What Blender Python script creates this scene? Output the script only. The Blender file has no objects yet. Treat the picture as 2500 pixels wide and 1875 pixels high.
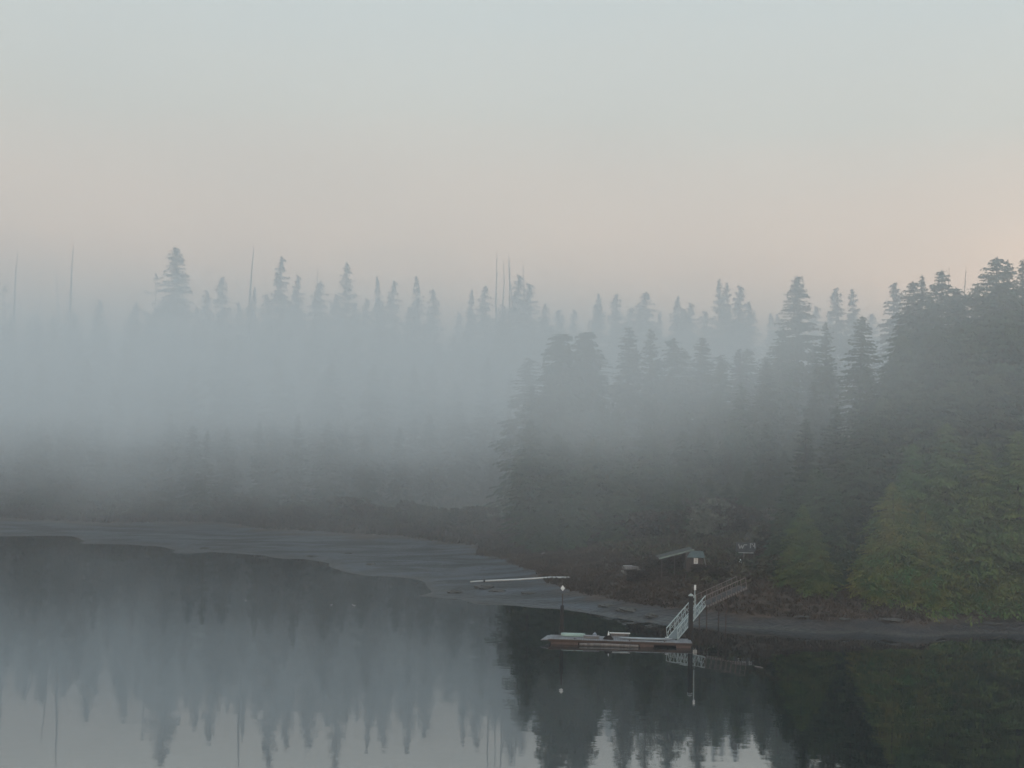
import bpy, math, random
import numpy as np
from mathutils import Matrix, Vector
R = math.radians
S = bpy.context.scene
C = S.collection
# ------------------------------------------------------------ camera
CAM_H, FPX, PITCH, ROLL = 20.0, 3000.0, 2.35, 1.05
cd = bpy.data.cameras.new("camera"); cam = bpy.data.objects.new("camera", cd); C.objects.link(cam)
cd.sensor_width = 36; cd.lens = FPX / 2500 * 36; cd.clip_end = 5000; cd.clip_start = 0.5
CM = Matrix.Rotation(R(90 + PITCH), 4, 'X') @ Matrix.Rotation(R(ROLL), 4, 'Z')
cam.matrix_world = Matrix.Translation((0, 0, CAM_H)) @ CM
S.camera = cam
# ------------------------------------------------------------ sky, sun, exposure
SUN_EL, SUN_AZ = 3.0, 205.0      # low sun behind the camera, hidden by the morning haze
W = bpy.data.worlds.new("World"); S.world = W; W.use_nodes = True
wn, wl = W.node_tree.nodes, W.node_tree.links
sk = wn.new('ShaderNodeTexSky'); sk.sky_type = 'NISHITA'; sk.sun_disc = False
sk.sun_elevation = R(SUN_EL); sk.sun_rotation = R(SUN_AZ - 20); sk.dust_density = 1.0
tc = wn.new('ShaderNodeTexCoord'); sx = wn.new('ShaderNodeSeparateXYZ'); wl.new(tc.outputs['Generated'], sx.inputs[0])
# faint uneven high veil: bends the height of the pale bands
nz = wn.new('ShaderNodeTexNoise'); nz.inputs['Scale'].default_value = 2.2; nz.inputs['Detail'].default_value = 3
mp = wn.new('ShaderNodeMapping'); mp.inputs['Scale'].default_value = (1, 1, 7); wl.new(tc.outputs['Generated'], mp.inputs[0]); wl.new(mp.outputs[0], nz.inputs['Vector'])
ma = wn.new('ShaderNodeMath'); ma.operation = 'MULTIPLY_ADD'; ma.inputs[1].default_value = 0.05; wl.new(nz.outputs['Fac'], ma.inputs[0]); wl.new(sx.outputs['Z'], ma.inputs[2])
ramp = wn.new('ShaderNodeValToRGB'); cr = ramp.color_ramp
stops = [(0.0, (.98, .62, .46)), (0.155, (.96, .64, .475)), (0.215, (.82, .63, .505)), (0.27, (.66, .62, .545)), (0.35, (.58, .615, .595)), (0.62, (.53, .61, .64)), (1.0, (.48, .59, .68))]
while len(cr.elements) < len(stops): cr.elements.new(.5)
for e, (p, c) in zip(cr.elements, stops): e.position = p; e.color = (*c, 1)
wl.new(ma.outputs[0], ramp.inputs[0])
sc_ = wn.new('ShaderNodeVectorMath'); sc_.operation = 'SCALE'; sc_.inputs[3].default_value = 3.6; wl.new(ramp.outputs[0], sc_.inputs[0])
mx = wn.new('ShaderNodeMix'); mx.data_type = 'RGBA'; mx.inputs[0].default_value = 0.85
wl.new(sk.outputs[0], mx.inputs[6]); wl.new(sc_.outputs[0], mx.inputs[7])
bg = wn['Background']; bg.inputs[1].default_value = 0.10; wl.new(mx.outputs[2], bg.inputs[0])
sd = bpy.data.lights.new("sun", 'SUN'); sun = bpy.data.objects.new("sun", sd); C.objects.link(sun)
sd.energy = 0.06; sd.angle = R(25); sd.color = (1, .9, .8)
az = R(SUN_AZ)
sun.rotation_euler = Vector((math.sin(az), math.cos(az), math.tan(R(SUN_EL + 22)))).to_track_quat('Z', 'Y').to_euler()
V = S.view_settings; V.view_transform = 'Standard'; V.look = 'None'; V.exposure = 2.0; V.gamma = 1; V.use_curve_mapping = False
cy = S.cycles; cy.volume_bounces = 4; cy.max_bounces = 8; cy.diffuse_bounces = 2; cy.glossy_bounces = 3; cy.transparent_max_bounces = 24
cy.use_denoising = True; cy.sample_clamp_indirect = 4
# ------------------------------------------------------------ pixel -> world
M3 = CM.to_3x3()
def ray(px, py): return M3 @ Vector(((px - 1250) / FPX, (937.5 - py) / FPX, -1))
def P(px, py, z=0.0):
    r = ray(px, py); t = (z - CAM_H) / r.z
    return Vector((r.x * t, r.y * t, z))
def PD(px, py, d):
    r = ray(px, py); t = d / r.y
    return Vector((r.x * t, d, CAM_H + r.z * t))
# ------------------------------------------------------------ object helpers
def tag(o, label=None, cat=None, group=None, kind=None):
    for k, v in (('label', label), ('category', cat), ('group', group), ('kind', kind)):
        if v: o[k] = v
    return o
def empty(name, loc, rz=0.0):
    o = bpy.data.objects.new(name, None); C.objects.link(o); o.location = loc; o.rotation_euler = (0, 0, rz); o.empty_display_size = .3
    return o
def mesh_np(name, verts, faces, mat, smooth=False):
    """verts (n,3), faces: list of arrays (m,k)"""
    me = bpy.data.meshes.new(name)
    verts = np.asarray(verts, dtype=np.float32); me.vertices.add(len(verts)); me.vertices.foreach_set('co', verts.ravel())
    if isinstance(faces, np.ndarray): faces = [faces]
    loops = np.concatenate([f.ravel() for f in faces]); tot = np.concatenate([np.full(len(f), f.shape[1]) for f in faces])
    me.loops.add(len(loops)); me.loops.foreach_set('vertex_index', loops.astype(np.int32))
    me.polygons.add(len(tot)); st = np.concatenate([[0], np.cumsum(tot)[:-1]])
    me.polygons.foreach_set('loop_start', st.astype(np.int32)); me.polygons.foreach_set('loop_total', tot.astype(np.int32))
    me.update(calc_edges=True); me.validate()
    if smooth: me.polygons.foreach_set('use_smooth', np.ones(len(me.polygons), dtype=bool))
    if mat: me.materials.append(mat)
    return me
def link(name, me, parent=None, loc=(0, 0, 0)):
    o = bpy.data.objects.new(name, me); C.objects.link(o); o.location = loc
    if parent: o.parent = parent
    return o
class MB:
    def __init__(s): s.v = []; s.f = []
    def box(s, c, size, rot=None, taper=1.0):
        c = Vector(c); n = len(s.v)
        for dz in (-.5, .5):
            k = taper if dz > 0 else 1
            for dx, dy in ((-.5, -.5), (.5, -.5), (.5, .5), (-.5, .5)):
                p = Vector((dx * size[0] * k, dy * size[1] * k, dz * size[2]))
                if rot: p = rot @ p
                s.v.append(tuple(p + c))
        for q in ((3, 2, 1, 0), (4, 5, 6, 7), (0, 1, 5, 4), (1, 2, 6, 5), (2, 3, 7, 6), (3, 0, 4, 7)): s.f.append([n + i for i in q])
        return s
    def bar(s, a, b, w, h):
        a, b = Vector(a), Vector(b); d = b - a
        q = d.to_track_quat('X', 'Z').to_matrix()
        return s.box((a + b) / 2, (d.length, w, h), q)
    def tube(s, pts, rad, k=8, squash=1.0):
        if not hasattr(rad, '__len__'): rad = [rad] * len(pts)
        pts = [Vector(p) for p in pts]; n0 = len(s.v)
        for i, p in enumerate(pts):
            d = (pts[min(i + 1, len(pts) - 1)] - pts[max(i - 1, 0)]).normalized()
            up = Vector((0, 0, 1)) if abs(d.z) < .95 else Vector((1, 0, 0))
            u = d.cross(up).normalized(); w = u.cross(d).normalized()
            for j in range(k):
                a = 2 * math.pi * j / k
                s.v.append(tuple(p + (u * math.cos(a) + w * math.sin(a) * squash) * rad[i]))
        for i in range(len(pts) - 1):
            for j in range(k):
                a = n0 + i * k + j; b = n0 + i * k + (j + 1) % k
                s.f.append([a, b, b + k, a + k])
        s.f.append([n0 + j for j in range(k)][::-1]); s.f.append([n0 + (len(pts) - 1) * k + j for j in range(k)])
        return s
    def poly(s, pts, faces):
        n = len(s.v); s.v += [tuple(p) for p in pts]; s.f += [[n + i for i in f] for f in faces]; return s
    def build(s, name, mat, parent=None, smooth=False, bevel=0):
        me = bpy.data.meshes.new(name); me.from_pydata(s.v, [], s.f); me.update()
        if smooth: me.polygons.foreach_set('use_smooth', [True] * len(me.polygons))
        me.materials.append(mat)
        o = link(name, me, parent)
        if bevel:
            b = o.modifiers.new('bevel', 'BEVEL'); b.width = bevel; b.segments = 2; b.limit_method = 'ANGLE'
        return o
# ------------------------------------------------------------ materials
def mat(name, col, rough=.8, col2=None, scale=4.0, spec=.3, bump=0.0, bscale=20.0, objrand=0.0, metallic=0.0, detail=4, stretch=None, contrast=(.35, .65)):
    m = bpy.data.materials.new(name); m.use_nodes = True; n, l = m.node_tree.nodes, m.node_tree.links
    b = n['Principled BSDF']; b.inputs['Roughness'].default_value = rough; b.inputs['Specular IOR Level'].default_value = spec; b.inputs['Metallic'].default_value = metallic
    tc = n.new('ShaderNodeTexCoord'); vec = tc.outputs['Object']
    if stretch:
        mp = n.new('ShaderNodeMapping'); mp.inputs['Scale'].default_value = stretch; l.new(vec, mp.inputs[0]); vec = mp.outputs[0]
    out = None
    if col2 is None: col2 = tuple(c * .7 for c in col)
    t = n.new('ShaderNodeTexNoise'); t.inputs['Scale'].default_value = scale; t.inputs['Detail'].default_value = detail; l.new(vec, t.inputs['Vector'])
    mr = n.new('ShaderNodeMapRange'); mr.inputs[1].default_value, mr.inputs[2].default_value = contrast; l.new(t.outputs['Fac'], mr.inputs[0])
    mx = n.new('ShaderNodeMix'); mx.data_type = 'RGBA'; mx.inputs[6].default_value = (*col, 1); mx.inputs[7].default_value = (*col2, 1); l.new(mr.outputs[0], mx.inputs[0])
    out = mx.outputs[2]
    if objrand:
        oi = n.new('ShaderNodeObjectInfo'); hs = n.new('ShaderNodeHueSaturation')
        a = n.new('ShaderNodeMapRange'); a.inputs[3].default_value = 1 - objrand; a.inputs[4].default_value = 1 + objrand; l.new(oi.outputs['Random'], a.inputs[0]); l.new(a.outputs[0], hs.inputs['Value'])
        h = n.new('ShaderNodeMath'); h.operation = 'MULTIPLY_ADD'; h.inputs[1].default_value = .05; h.inputs[2].default_value = .475; 
        fr = n.new('ShaderNodeMath'); fr.operation = 'FRACT'; m7 = n.new('ShaderNodeMath'); m7.operation = 'MULTIPLY'; m7.inputs[1].default_value = 7.3
        l.new(oi.outputs['Random'], m7.inputs[0]); l.new(m7.outputs[0], fr.inputs[0]); l.new(fr.outputs[0], h.inputs[0]); l.new(h.outputs[0], hs.inputs['Hue'])
        l.new(out, hs.inputs['Color']); out = hs.outputs[0]
    l.new(out, b.inputs['Base Color'])
    if bump:
        t2 = n.new('ShaderNodeTexNoise'); t2.inputs['Scale'].default_value = bscale; t2.inputs['Detail'].default_value = 5; l.new(vec, t2.inputs['Vector'])
        bp = n.new('ShaderNodeBump'); bp.inputs['Distance'].default_value = bump; l.new(t2.outputs['Fac'], bp.inputs['Height']); l.new(bp.outputs[0], b.inputs['Normal'])
    return m
M = {}
M['needle'] = mat('conifer_needles', (.024, .050, .028), .75, (.052, .075, .032), .35, .15, objrand=.25)
M['needle_far'] = mat('far_needles', (.024, .036, .028), .8, (.040, .050, .036), .3, .1, objrand=.3)
M['cedar'] = mat('cedar_sprays', (.038, .088, .028), .7, (.095, .125, .030), .30, .2, objrand=.12)
M['cedar_gold'] = mat('golden_cedar_sprays', (.036, .105, .028), .7, (.150, .140, .030), .30, .2)
M['bark'] = mat('bark', (.05, .042, .036), .9, (.028, .024, .021), 3, .1)
M['grey_bark'] = mat('weathered_bark', (.15, .14, .13), .9, (.09, .085, .08), 2, .1)
M['pale_bark'] = mat('alder_bark', (.17, .165, .155), .85, (.10, .095, .09), 3, .1)
M['brush'] = mat('brown_brush', (.058, .044, .037), .9, (.036, .034, .027), .5, .1, objrand=.2)
M['bush'] = mat('bush_leaves', (.045, .055, .035), .85, (.080, .062, .042), .4, .1, objrand=.25)
M['pale_bush'] = mat('pale_twigs', (.16, .17, .13), .85, (.09, .10, .075), .7, .1)
M['grass'] = mat('dead_grass', (.082, .062, .048), .9, (.046, .038, .032), .3, .1)
M['rock'] = mat('dark_rock', (.05, .052, .052), .75, (.09, .088, .08), 3, .3, bump=.05, bscale=5)
M['deck'] = mat('weathered_deck', (.22, .225, .24), .6, (.15, .15, .155), 3, .35, bump=.01, stretch=(1, .15, 1))
M['timber'] = mat('brown_timber', (.085, .058, .048), .8, (.05, .037, .033), 2, .2, stretch=(.3, 2, 2))
M['float_'] = mat('rust_float', (.115, .080, .070), .8, (.08, .055, .046), 3, .3)
M['creosote'] = mat('dark_pile', (.018, .017, .018), .8, (.032, .028, .026), 3, .2)
M['white'] = mat('white_paint', (.88, .90, .90), .5, (.70, .72, .71), 3, .4)
M['kayak'] = mat('pale_hull', (.30, .33, .36), .4, (.25, .28, .30), 2, .5)
M['pale_green'] = mat('pale_green_plastic', (.33, .45, .41), .5, (.26, .36, .33), 2, .4)
M['bench_top'] = mat('white_board', (.66, .68, .66), .5, (.58, .60, .59), 2, .4)
M['alu'] = mat('gangway_aluminium', (.42, .48, .48), .5, (.34, .40, .40), 3, .5)
M['alu_deck'] = mat('gangway_grating', (.17, .20, .205), .6, (.13, .16, .165), 4, .4)
M['bluegrey'] = mat('buoy_skin', (.30, .33, .38), .5, (.24, .27, .32), 3, .4)
M['roof'] = mat('teal_roof', (.075, .105, .105), .65, (.05, .075, .078), 2, .4)
M['rooftrim'] = mat('pale_green_trim', (.24, .30, .27), .6, (.16, .20, .185), 1.2, .4)
M['shed'] = mat('shed_boards', (.105, .090, .088), .85, (.075, .066, .064), 2, .2, stretch=(4, 4, .3))
M['drift'] = mat('driftwood', (.22, .20, .19), .85, (.14, .13, .125), 2, .2, stretch=(2, 2, .5))
M['dark_drift'] = mat('wet_driftwood', (.045, .040, .038), .8, (.08, .07, .062), 2, .2)
M['pole'] = mat('white_pole', (.62, .64, .64), .5, (.52, .54, .54), .7, .4)
M['signboard'] = mat('sign_board', (.07, .08, .09), .8, (.10, .11, .12), 2, .2)
M['glyph'] = mat('pale_lettering', (.42, .44, .44), .7, (.33, .35, .35), 3, .2)
M['walk'] = mat('walkway_boards', (.075, .07, .07), .8, (.05, .048, .05), 2, .2)
M['rail'] = mat('thin_rail', (.20, .165, .15), .8, (.14, .12, .11), 2, .2)
M['bird'] = mat('seabird_feathers', (.36, .37, .38), .7, (.28, .29, .30), 6, .2)
M['ink'] = mat('dark_lettering', (.05, .05, .055), .7)
# ------------------------------------------------------------ terrain
CTRL = []
def shore(pts, dy=20):
    for x, y in pts:
        p = P(x, y, 0); CTRL.append((p.x, p.y, 0.0)); q = P(x, y + dy, 0); CTRL.append((q.x, q.y, -1.2))
shore([(-250, 1286), (0, 1309), (200, 1326), (435, 1350), (635, 1366)], 22)
shore([(900, 1407), (1028, 1456), (1180, 1475), (1300, 1486), (1380, 1491), (1473, 1505), (1560, 1516), (1624, 1522)], 16)
shore([(1750, 1528), (1900, 1536), (2100, 1543), (2300, 1546), (2500, 1540), (2750, 1530)], 14)
for x, y in [(1090, 1432), (1150, 1448), (1060, 1420)]: p = P(x, y, 0); CTRL.append((p.x, p.y, .35))
for x, y in [(757, 1372), (840, 1388)]: p = P(x, y, 0); CTRL.append((p.x, p.y, -.02))
VEG = [(-250, 1240, 1.5), (0, 1263, 1.5), (300, 1270, 1.5), (700, 1287, 1.5), (1000, 1310, 1.4), (1180, 1335, 1.3), (1290, 1350, 1.6), (1420, 1400, 1.6),
       (1100, 1385, .6), (1250, 1400, .7), (1000, 1360, .5), (900, 1345, .5), (600, 1320, .5), (300, 1300, .5), (1350, 1440, .7), (1480, 1455, 1.1), (1600, 1440, 2.2), (1500, 1400, 2.4), (1700, 1400, 4.0), (1600, 1370, 3.6), (1450, 1350, 3.0),
       (1820, 1425, 3.9), (1850, 1490, 1.5), (2030, 1500, 1.6), (2250, 1508, 1.6), (2500, 1504, 1.6), (2750, 1490, 1.6), (1730, 1490, 1.0)]
for x, y, z in VEG: p = P(x, y, z); CTRL.append((p.x, p.y, z))
for x in (-250, 0, 400, 800, 1200, 1600, 2000):
    for d, z in ((300, 14), (330, 22), (370, 26), (430, 28), (520, 28)): p = PD(x, 1060, d); CTRL.append((p.x, d, z - (2 if x > 1200 else 0)))
for x in (0, 500, 900): p = PD(x, 1060, 280); CTRL.append((p.x, 280, 5))
for x, d, z in ((1380, 210, 4.5), (1600, 215, 5), (1600, 250, 9), (1350, 250, 8), (1900, 180, 8), (1900, 210, 10), (2000, 250, 14), (2150, 158, 8), (2350, 155, 8), (2550, 155, 8), (2150, 175, 14), (2400, 175, 15),
                (2700, 175, 15), (2300, 210, 20), (2700, 210, 22), (2500, 300, 27), (2800, 400, 30), (2200, 300, 22)):
    p = PD(x, 1060, d); CTRL.append((p.x, d, z))
CTRL = np.array(CTRL)
def rbf_fit(c):
    n = len(c); A = np.zeros((n + 3, n + 3)); d = np.sqrt(((c[:, None, :2] - c[None, :, :2]) ** 2).sum(-1))
    A[:n, :n] = d + 0.0; A[:n, :n] -= np.eye(n) * 0.15; A[:n, n] = 1; A[:n, n + 1:] = c[:, :2]; A[n, :n] = 1; A[n + 1:, :n] = c[:, :2].T
    return np.linalg.solve(A, np.concatenate([c[:, 2], [0, 0, 0]]))
WTS = rbf_fit(CTRL)
rs = np.random.RandomState(4)
NW = [(2 * math.pi / L * math.cos(a), 2 * math.pi / L * math.sin(a), ph, L) for L in (4.5, 6, 8, 11, 15, 21, 30, 42) for a, ph in zip(rs.uniform(0, 6.28, 4), rs.uniform(0, 6.28, 4))]
def hgt(x, y):
    x = np.atleast_1d(np.asarray(x, float)); y = np.atleast_1d(np.asarray(y, float)); out = np.zeros(len(x))
    for i in range(0, len(x), 20000):
        xs, ys = x[i:i + 20000], y[i:i + 20000]
        d = np.sqrt((xs[:, None] - CTRL[None, :, 0]) ** 2 + (ys[:, None] - CTRL[None, :, 1]) ** 2)
        z = d @ WTS[:len(CTRL)] + WTS[len(CTRL)] + WTS[-2] * xs + WTS[-1] * ys
        nn = np.zeros(len(xs))
        for kx, ky, ph, L in NW: nn += np.sin(kx * xs + ky * ys + ph) * L
        out[i:i + 20000] = z + nn * (0.0014 + 0.010 * np.clip((z - 2) / 10, 0, 1))
    return np.maximum(out, -3)
def H(x, y): return float(hgt(x, y)[0])
def hit(px, py):
    """the point of the terrain seen at a photo pixel"""
    r = ray(px, py); t = np.arange(100, 330, .5); x, y, z = r.x / r.y * t, t, CAM_H + r.z / r.y * t
    g = np.maximum(hgt(x, y), 0); i = int(np.argmax(g >= z)) or len(t) - 1
    return Vector((x[i], y[i], g[i]))
xs = np.arange(-260, 281, 1.5); ys = np.concatenate([np.arange(100, 270, .9), np.arange(270, 560, 2.5)])
X, Y = np.meshgrid(xs, ys); Z = hgt(X.ravel(), Y.ravel())
nx, ny = len(xs), len(ys); I = np.arange(nx * ny).reshape(ny, nx)
F = np.stack([I[:-1, :-1].ravel(), I[:-1, 1:].ravel(), I[1:, 1:].ravel(), I[1:, :-1].ravel()], 1)
def ground_mat():
    m = bpy.data.materials.new('ground'); m.use_nodes = True; n, l = m.node_tree.nodes, m.node_tree.links; b = n['Principled BSDF']
    g = n.new('ShaderNodeNewGeometry'); sp = n.new('ShaderNodeSeparateXYZ'); l.new(g.outputs['Position'], sp.inputs[0])
    def noise(scale, det=5, st=(1, 1, 1)):
        mp = n.new('ShaderNodeMapping'); mp.inputs['Scale'].default_value = st; l.new(g.outputs['Position'], mp.inputs[0])
        t = n.new('ShaderNodeTexNoise'); t.inputs['Scale'].default_value = scale; t.inputs['Detail'].default_value = det; l.new(mp.outputs[0], t.inputs['Vector']); return t.outputs['Fac']
    def rng(v, a, c2, lo=0, hi=1):
        r = n.new('ShaderNodeMapRange'); r.inputs[1].default_value = a; r.inputs[2].default_value = c2; r.inputs[3].default_value = lo; r.inputs[4].default_value = hi; l.new(v, r.inputs[0]); return r.outputs[0]
    def mix(f, a, c2):
        x = n.new('ShaderNodeMix'); x.data_type = 'RGBA'; l.new(f, x.inputs[0])
        for s, v in ((6, a), (7, c2)):
            if isinstance(v, tuple): x.inputs[s].default_value = (*v, 1)
            else: l.new(v, x.inputs[s])
        return x.outputs[2]
    def add(a, f, k, c=0.0):
        x = n.new('ShaderNodeMath'); x.operation = 'MULTIPLY_ADD'; l.new(f, x.inputs[0]); x.inputs[1].default_value = k; l.new(a, x.inputs[2]); return x.outputs[0]
    n1 = noise(.16, 6, (.6, 1.6, 1)); n2 = noise(.9, 5, (.7, 1.5, 1)); n3 = noise(.05, 3, (.6, 1.6, 1))
    mud = mix(rng(n1, .44, .56), (.054, .066, .080), (.026, .029, .030))
    mud = mix(rng(n2, .56, .66), mud, (.026, .027, .026))
    weed = mix(rng(n2, .35, .6), (.085, .060, .045), (.045, .036, .030))
    zz = add(add(sp.outputs['Z'], n1, 1.6), rng(sp.outputs['X'], -1, 9), .3)
    shoreband = rng(sp.outputs['Z'], -.1, .25)
    right = rng(add(sp.outputs['X'], n1, 14), 14, 24)
    mud = mix(right, mud, mix(rng(n2, .38, .62), (.042, .037, .034), (.024, .024, .025)))
    mud2 = mix(shoreband, (.060, .056, .048), mud)
    col = mix(rng(zz, 1.75, 2.15), mud2, weed)
    forest = mix(rng(n2, .35, .65), (.032, .034, .022), (.050, .036, .026))
    col = mix(rng(zz, 3.9, 5.2), col, forest)
    l.new(col, b.inputs['Base Color'])
    l.new(rng(zz, 1.2, 2.3, .55, .95), b.inputs['Roughness']); b.inputs['Specular IOR Level'].default_value = .4
    t2 = noise(1.6, 8); bp = n.new('ShaderNodeBump'); bp.inputs['Distance'].default_value = .35; bp.inputs['Strength'].default_value = 1; l.new(t2, bp.inputs['Height']); l.new(bp.outputs[0], b.inputs['Normal'])
    return m
gnd = link('ground', mesh_np('ground', np.stack([X.ravel(), Y.ravel(), Z], 1), F, ground_mat(), True)); tag(gnd, kind='structure')
# water: one sheet past everything
def water_mat():
    m = bpy.data.materials.new('water'); m.use_nodes = True; n, l = m.node_tree.nodes, m.node_tree.links; b = n['Principled BSDF']
    b.inputs['Base Color'].default_value = (.010, .016, .017, 1); b.inputs['Roughness'].default_value = .015; b.inputs['IOR'].default_value = 1.6
    g = n.new('ShaderNodeNewGeometry'); mp = n.new('ShaderNodeMapping'); mp.inputs['Scale'].default_value = (.35, 1, 1); l.new(g.outputs['Position'], mp.inputs[0])
    t = n.new('ShaderNodeTexNoise'); t.inputs['Scale'].default_value = .9; t.inputs['Detail'].default_value = 3; t.inputs['Roughness'].default_value = .45; l.new(mp.outputs[0], t.inputs['Vector'])
    bp = n.new('ShaderNodeBump'); bp.inputs['Distance'].default_value = .004; bp.inputs['Strength'].default_value = 1; l.new(t.outputs['Fac'], bp.inputs['Height']); l.new(bp.outputs[0], b.inputs['Normal'])
    gl = n.new('ShaderNodeBsdfGlossy'); gl.inputs['Roughness'].default_value = .015; gl.inputs['Color'].default_value = (.93, .97, 1, 1); l.new(bp.outputs[0], gl.inputs['Normal'])
    ms = n.new('ShaderNodeMixShader'); ms.inputs[0].default_value = .27; l.new(b.outputs[0], ms.inputs[1]); l.new(gl.outputs[0], ms.inputs[2]); l.new(ms.outputs[0], n['Material Output'].inputs['Surface'])
    return m
wv = np.array([(-440, -200, 0), (440, -200, 0), (440, 600, 0), (-440, 600, 0)])
water = link('water', mesh_np('water', wv, np.array([[0, 1, 2, 3]]), water_mat())); tag(water, kind='structure')
# ------------------------------------------------------------ tree prototypes
def trunk_mesh(name, Ht, r0, mat_, seed=0, lean=.01, k=8, top=.02, stubs=0, cut=1.0):
    rr = random.Random(seed); mb = MB(); pts = []; rad = []
    x = y = 0
    for i in range(9):
        t = i / 8 * cut; pts.append((x, y, t * Ht)); rad.append(r0 * (1 - t) ** .9 + top + (r0 * .35 if i == 0 else 0)); x += rr.uniform(-lean, lean) * Ht / 8; y += rr.uniform(-lean, lean) * Ht / 8
    pts[0] = (0, 0, -1.5)
    mb.tube(pts, rad, k)
    for s in range(stubs):
        t = rr.uniform(.25, .97); z = t * Ht; i = min(int(t / cut * 8), 7); a = rr.uniform(0, 6.28); L = rr.uniform(.3, 1.6) * (1.15 - t)
        p = Vector(pts[i]).lerp(Vector(pts[i + 1]), t / cut * 8 - i)
        q = p + Vector((math.cos(a) * L, math.sin(a) * L, rr.uniform(-.3, .25) * L)); mb.tube([p, q], [.07, .02], 4)
    me = bpy.data.meshes.new(name); me.from_pydata(mb.v, [], mb.f); me.materials.append(mat_); me.update()
    me.polygons.foreach_set('use_smooth', [True] * len(me.polygons))
    return me
def crown_mesh(name, Ht, Rm, seed, mat_, start=.12, per_m=7, sprays=26, size=.75, droop=.35, prof=None, hang=.4, gap=.12, upturn=.0, jit=.35, clump=None, pw=.66):
    """branches along the stem; every branch carries drooping leaf sprays (small kinked quads)"""
    g = np.random.RandomState(seed); nb = int(Ht * (1 - start) * per_m)
    t = start + (1 - start) * g.uniform(0, 1, nb) ** .85 * .992
    t = np.sort(t)
    az = g.uniform(0, 2 * np.pi, nb)
    u = (t - start) / (1 - start)
    base = np.clip((1 - u), 0, 1) ** pw * np.clip(.6 + u * 3.5, 0, 1) + .03
    if clump: base *= 1 + clump * np.sin(az * 2 + t * 21 + seed) * np.sin(t * 34 + seed)
    L = Rm * base * g.uniform(1 - jit, 1 + jit * .45, nb)
    keep = g.uniform(0, 1, nb) > gap; t, az, L, u = t[keep], az[keep], L[keep], u[keep]; nb = len(t)
    slope = (.25 * u * 2 - .15) - droop * .5 * g.uniform(.5, 1.2, nb)
    ns = np.maximum((sprays * (L / Rm) ** 1.15 + 4).astype(int), 4)
    b = np.repeat(np.arange(nb), ns); n = len(b); s = g.uniform(0, 1, n) ** .75
    side = g.choice([-1, 1], n); w = g.uniform(0, 1, n) * .30 * (1 - .75 * s) * L[b] + .05
    ca, sa = np.cos(az[b]), np.sin(az[b]); rad = s * L[b]
    z = t[b] * Ht + slope[b] * rad - droop * .55 * (s ** 2) * L[b] * .6 + upturn * (s ** 3) * L[b] - np.abs(w) * .25
    px = ca * rad - sa * side * w; py = sa * rad + ca * side * w
    c = np.stack([px, py, z], 1) + g.normal(0, .06, (n, 3)) * size
    out = np.stack([ca * .8 - sa * side * .6 * g.uniform(.2, 1, n), sa * .8 + ca * side * .6 * g.uniform(.2, 1, n), -hang * g.uniform(.3, 1.6, n)], 1)
    out /= np.linalg.norm(out, axis=1, keepdims=True)
    up = g.normal(0, .5, (n, 3)) + np.array([0, 0, 1.0]); lat = np.cross(out, up); lat /= np.linalg.norm(lat, axis=1, keepdims=True)
    ln = size * g.uniform(.6, 1.3, n)[:, None] * (.38 + .62 * np.minimum(L[b] / Rm * 1.3, 1))[:, None]; wd = ln * g.uniform(.18, .34, n)[:, None]
    v = np.concatenate([c - out * ln * .4, c + lat * wd, c + out * ln * .6 - np.array([0, 0, 1]) * ln * .15, c - lat * wd], 1).reshape(-1, 3)
    f = np.arange(n * 4).reshape(n, 4)
    # branch wood
    ends = np.stack([np.cos(az) * L * .8, np.sin(az) * L * .8, t * Ht + slope * L * .8 - droop * .2 * L], 1)
    st = np.stack([np.zeros(nb), np.zeros(nb), t * Ht], 1)
    wv_ = np.concatenate([st + [0, 0, .04], st - [0, 0, .06], ends], 1).reshape(-1, 3)
    tf = np.arange(nb * 3).reshape(nb, 3) + len(v)
    # leader
    k = 16; lz = Ht * (1 - g.uniform(0.0, .05, k)); la = g.uniform(0, 6.28, k); lr = (Ht - lz) * .42 + .02
    lv = np.stack([np.zeros(k), np.zeros(k), lz + .08, np.cos(la) * lr, np.sin(la) * lr, lz - .05, np.cos(la + .5) * lr * .6, np.sin(la + .5) * lr * .6, lz - .3], 1).reshape(-1, 3)
    lf = np.arange(k * 3).reshape(k, 3) + len(v) + len(wv_)
    return mesh_np(name, np.concatenate([v, wv_, lv]), [f, np.concatenate([tf, lf])], mat_)
PROTO = {}
def proto(kind, Ht, crown, trunk): PROTO[kind] = (Ht, crown, trunk)
proto('spruce', 30, crown_mesh('crown', 30, 5.4, 1, M['needle'], .08, 17, 75, .60, .30, hang=.5, clump=.16, gap=.08, pw=.62), trunk_mesh('trunk', 30, .42, M['bark'], 1))
proto('spruce_b', 30, crown_mesh('crown', 30, 4.6, 2, M['needle'], .06, 17, 62, .56, .2, hang=.45, upturn=.12, clump=.2, gap=.08, pw=.72), trunk_mesh('trunk', 30, .36, M['bark'], 2))
proto('hemlock', 26, crown_mesh('crown', 26, 4.8, 3, M['needle'], .02, 20, 62, .52, .5, hang=.9, gap=.04, clump=.2, pw=.55), trunk_mesh('trunk', 26, .33, M['bark'], 3, .03))
proto('cedar', 20, crown_mesh('crown', 20, 5.4, 4, M['cedar'], .0, 42, 90, .33, .5, hang=1.1, gap=.03, jit=.42, clump=.24, pw=.72), trunk_mesh('trunk', 20, .4, M['bark'], 4))
proto('gold', 15, crown_mesh('crown', 15, 6.2, 5, M['cedar_gold'], .0, 60, 100, .27, .55, hang=1.0, gap=.03, jit=.45, clump=.26, pw=.78), trunk_mesh('trunk', 15, .35, M['bark'], 5))
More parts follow.
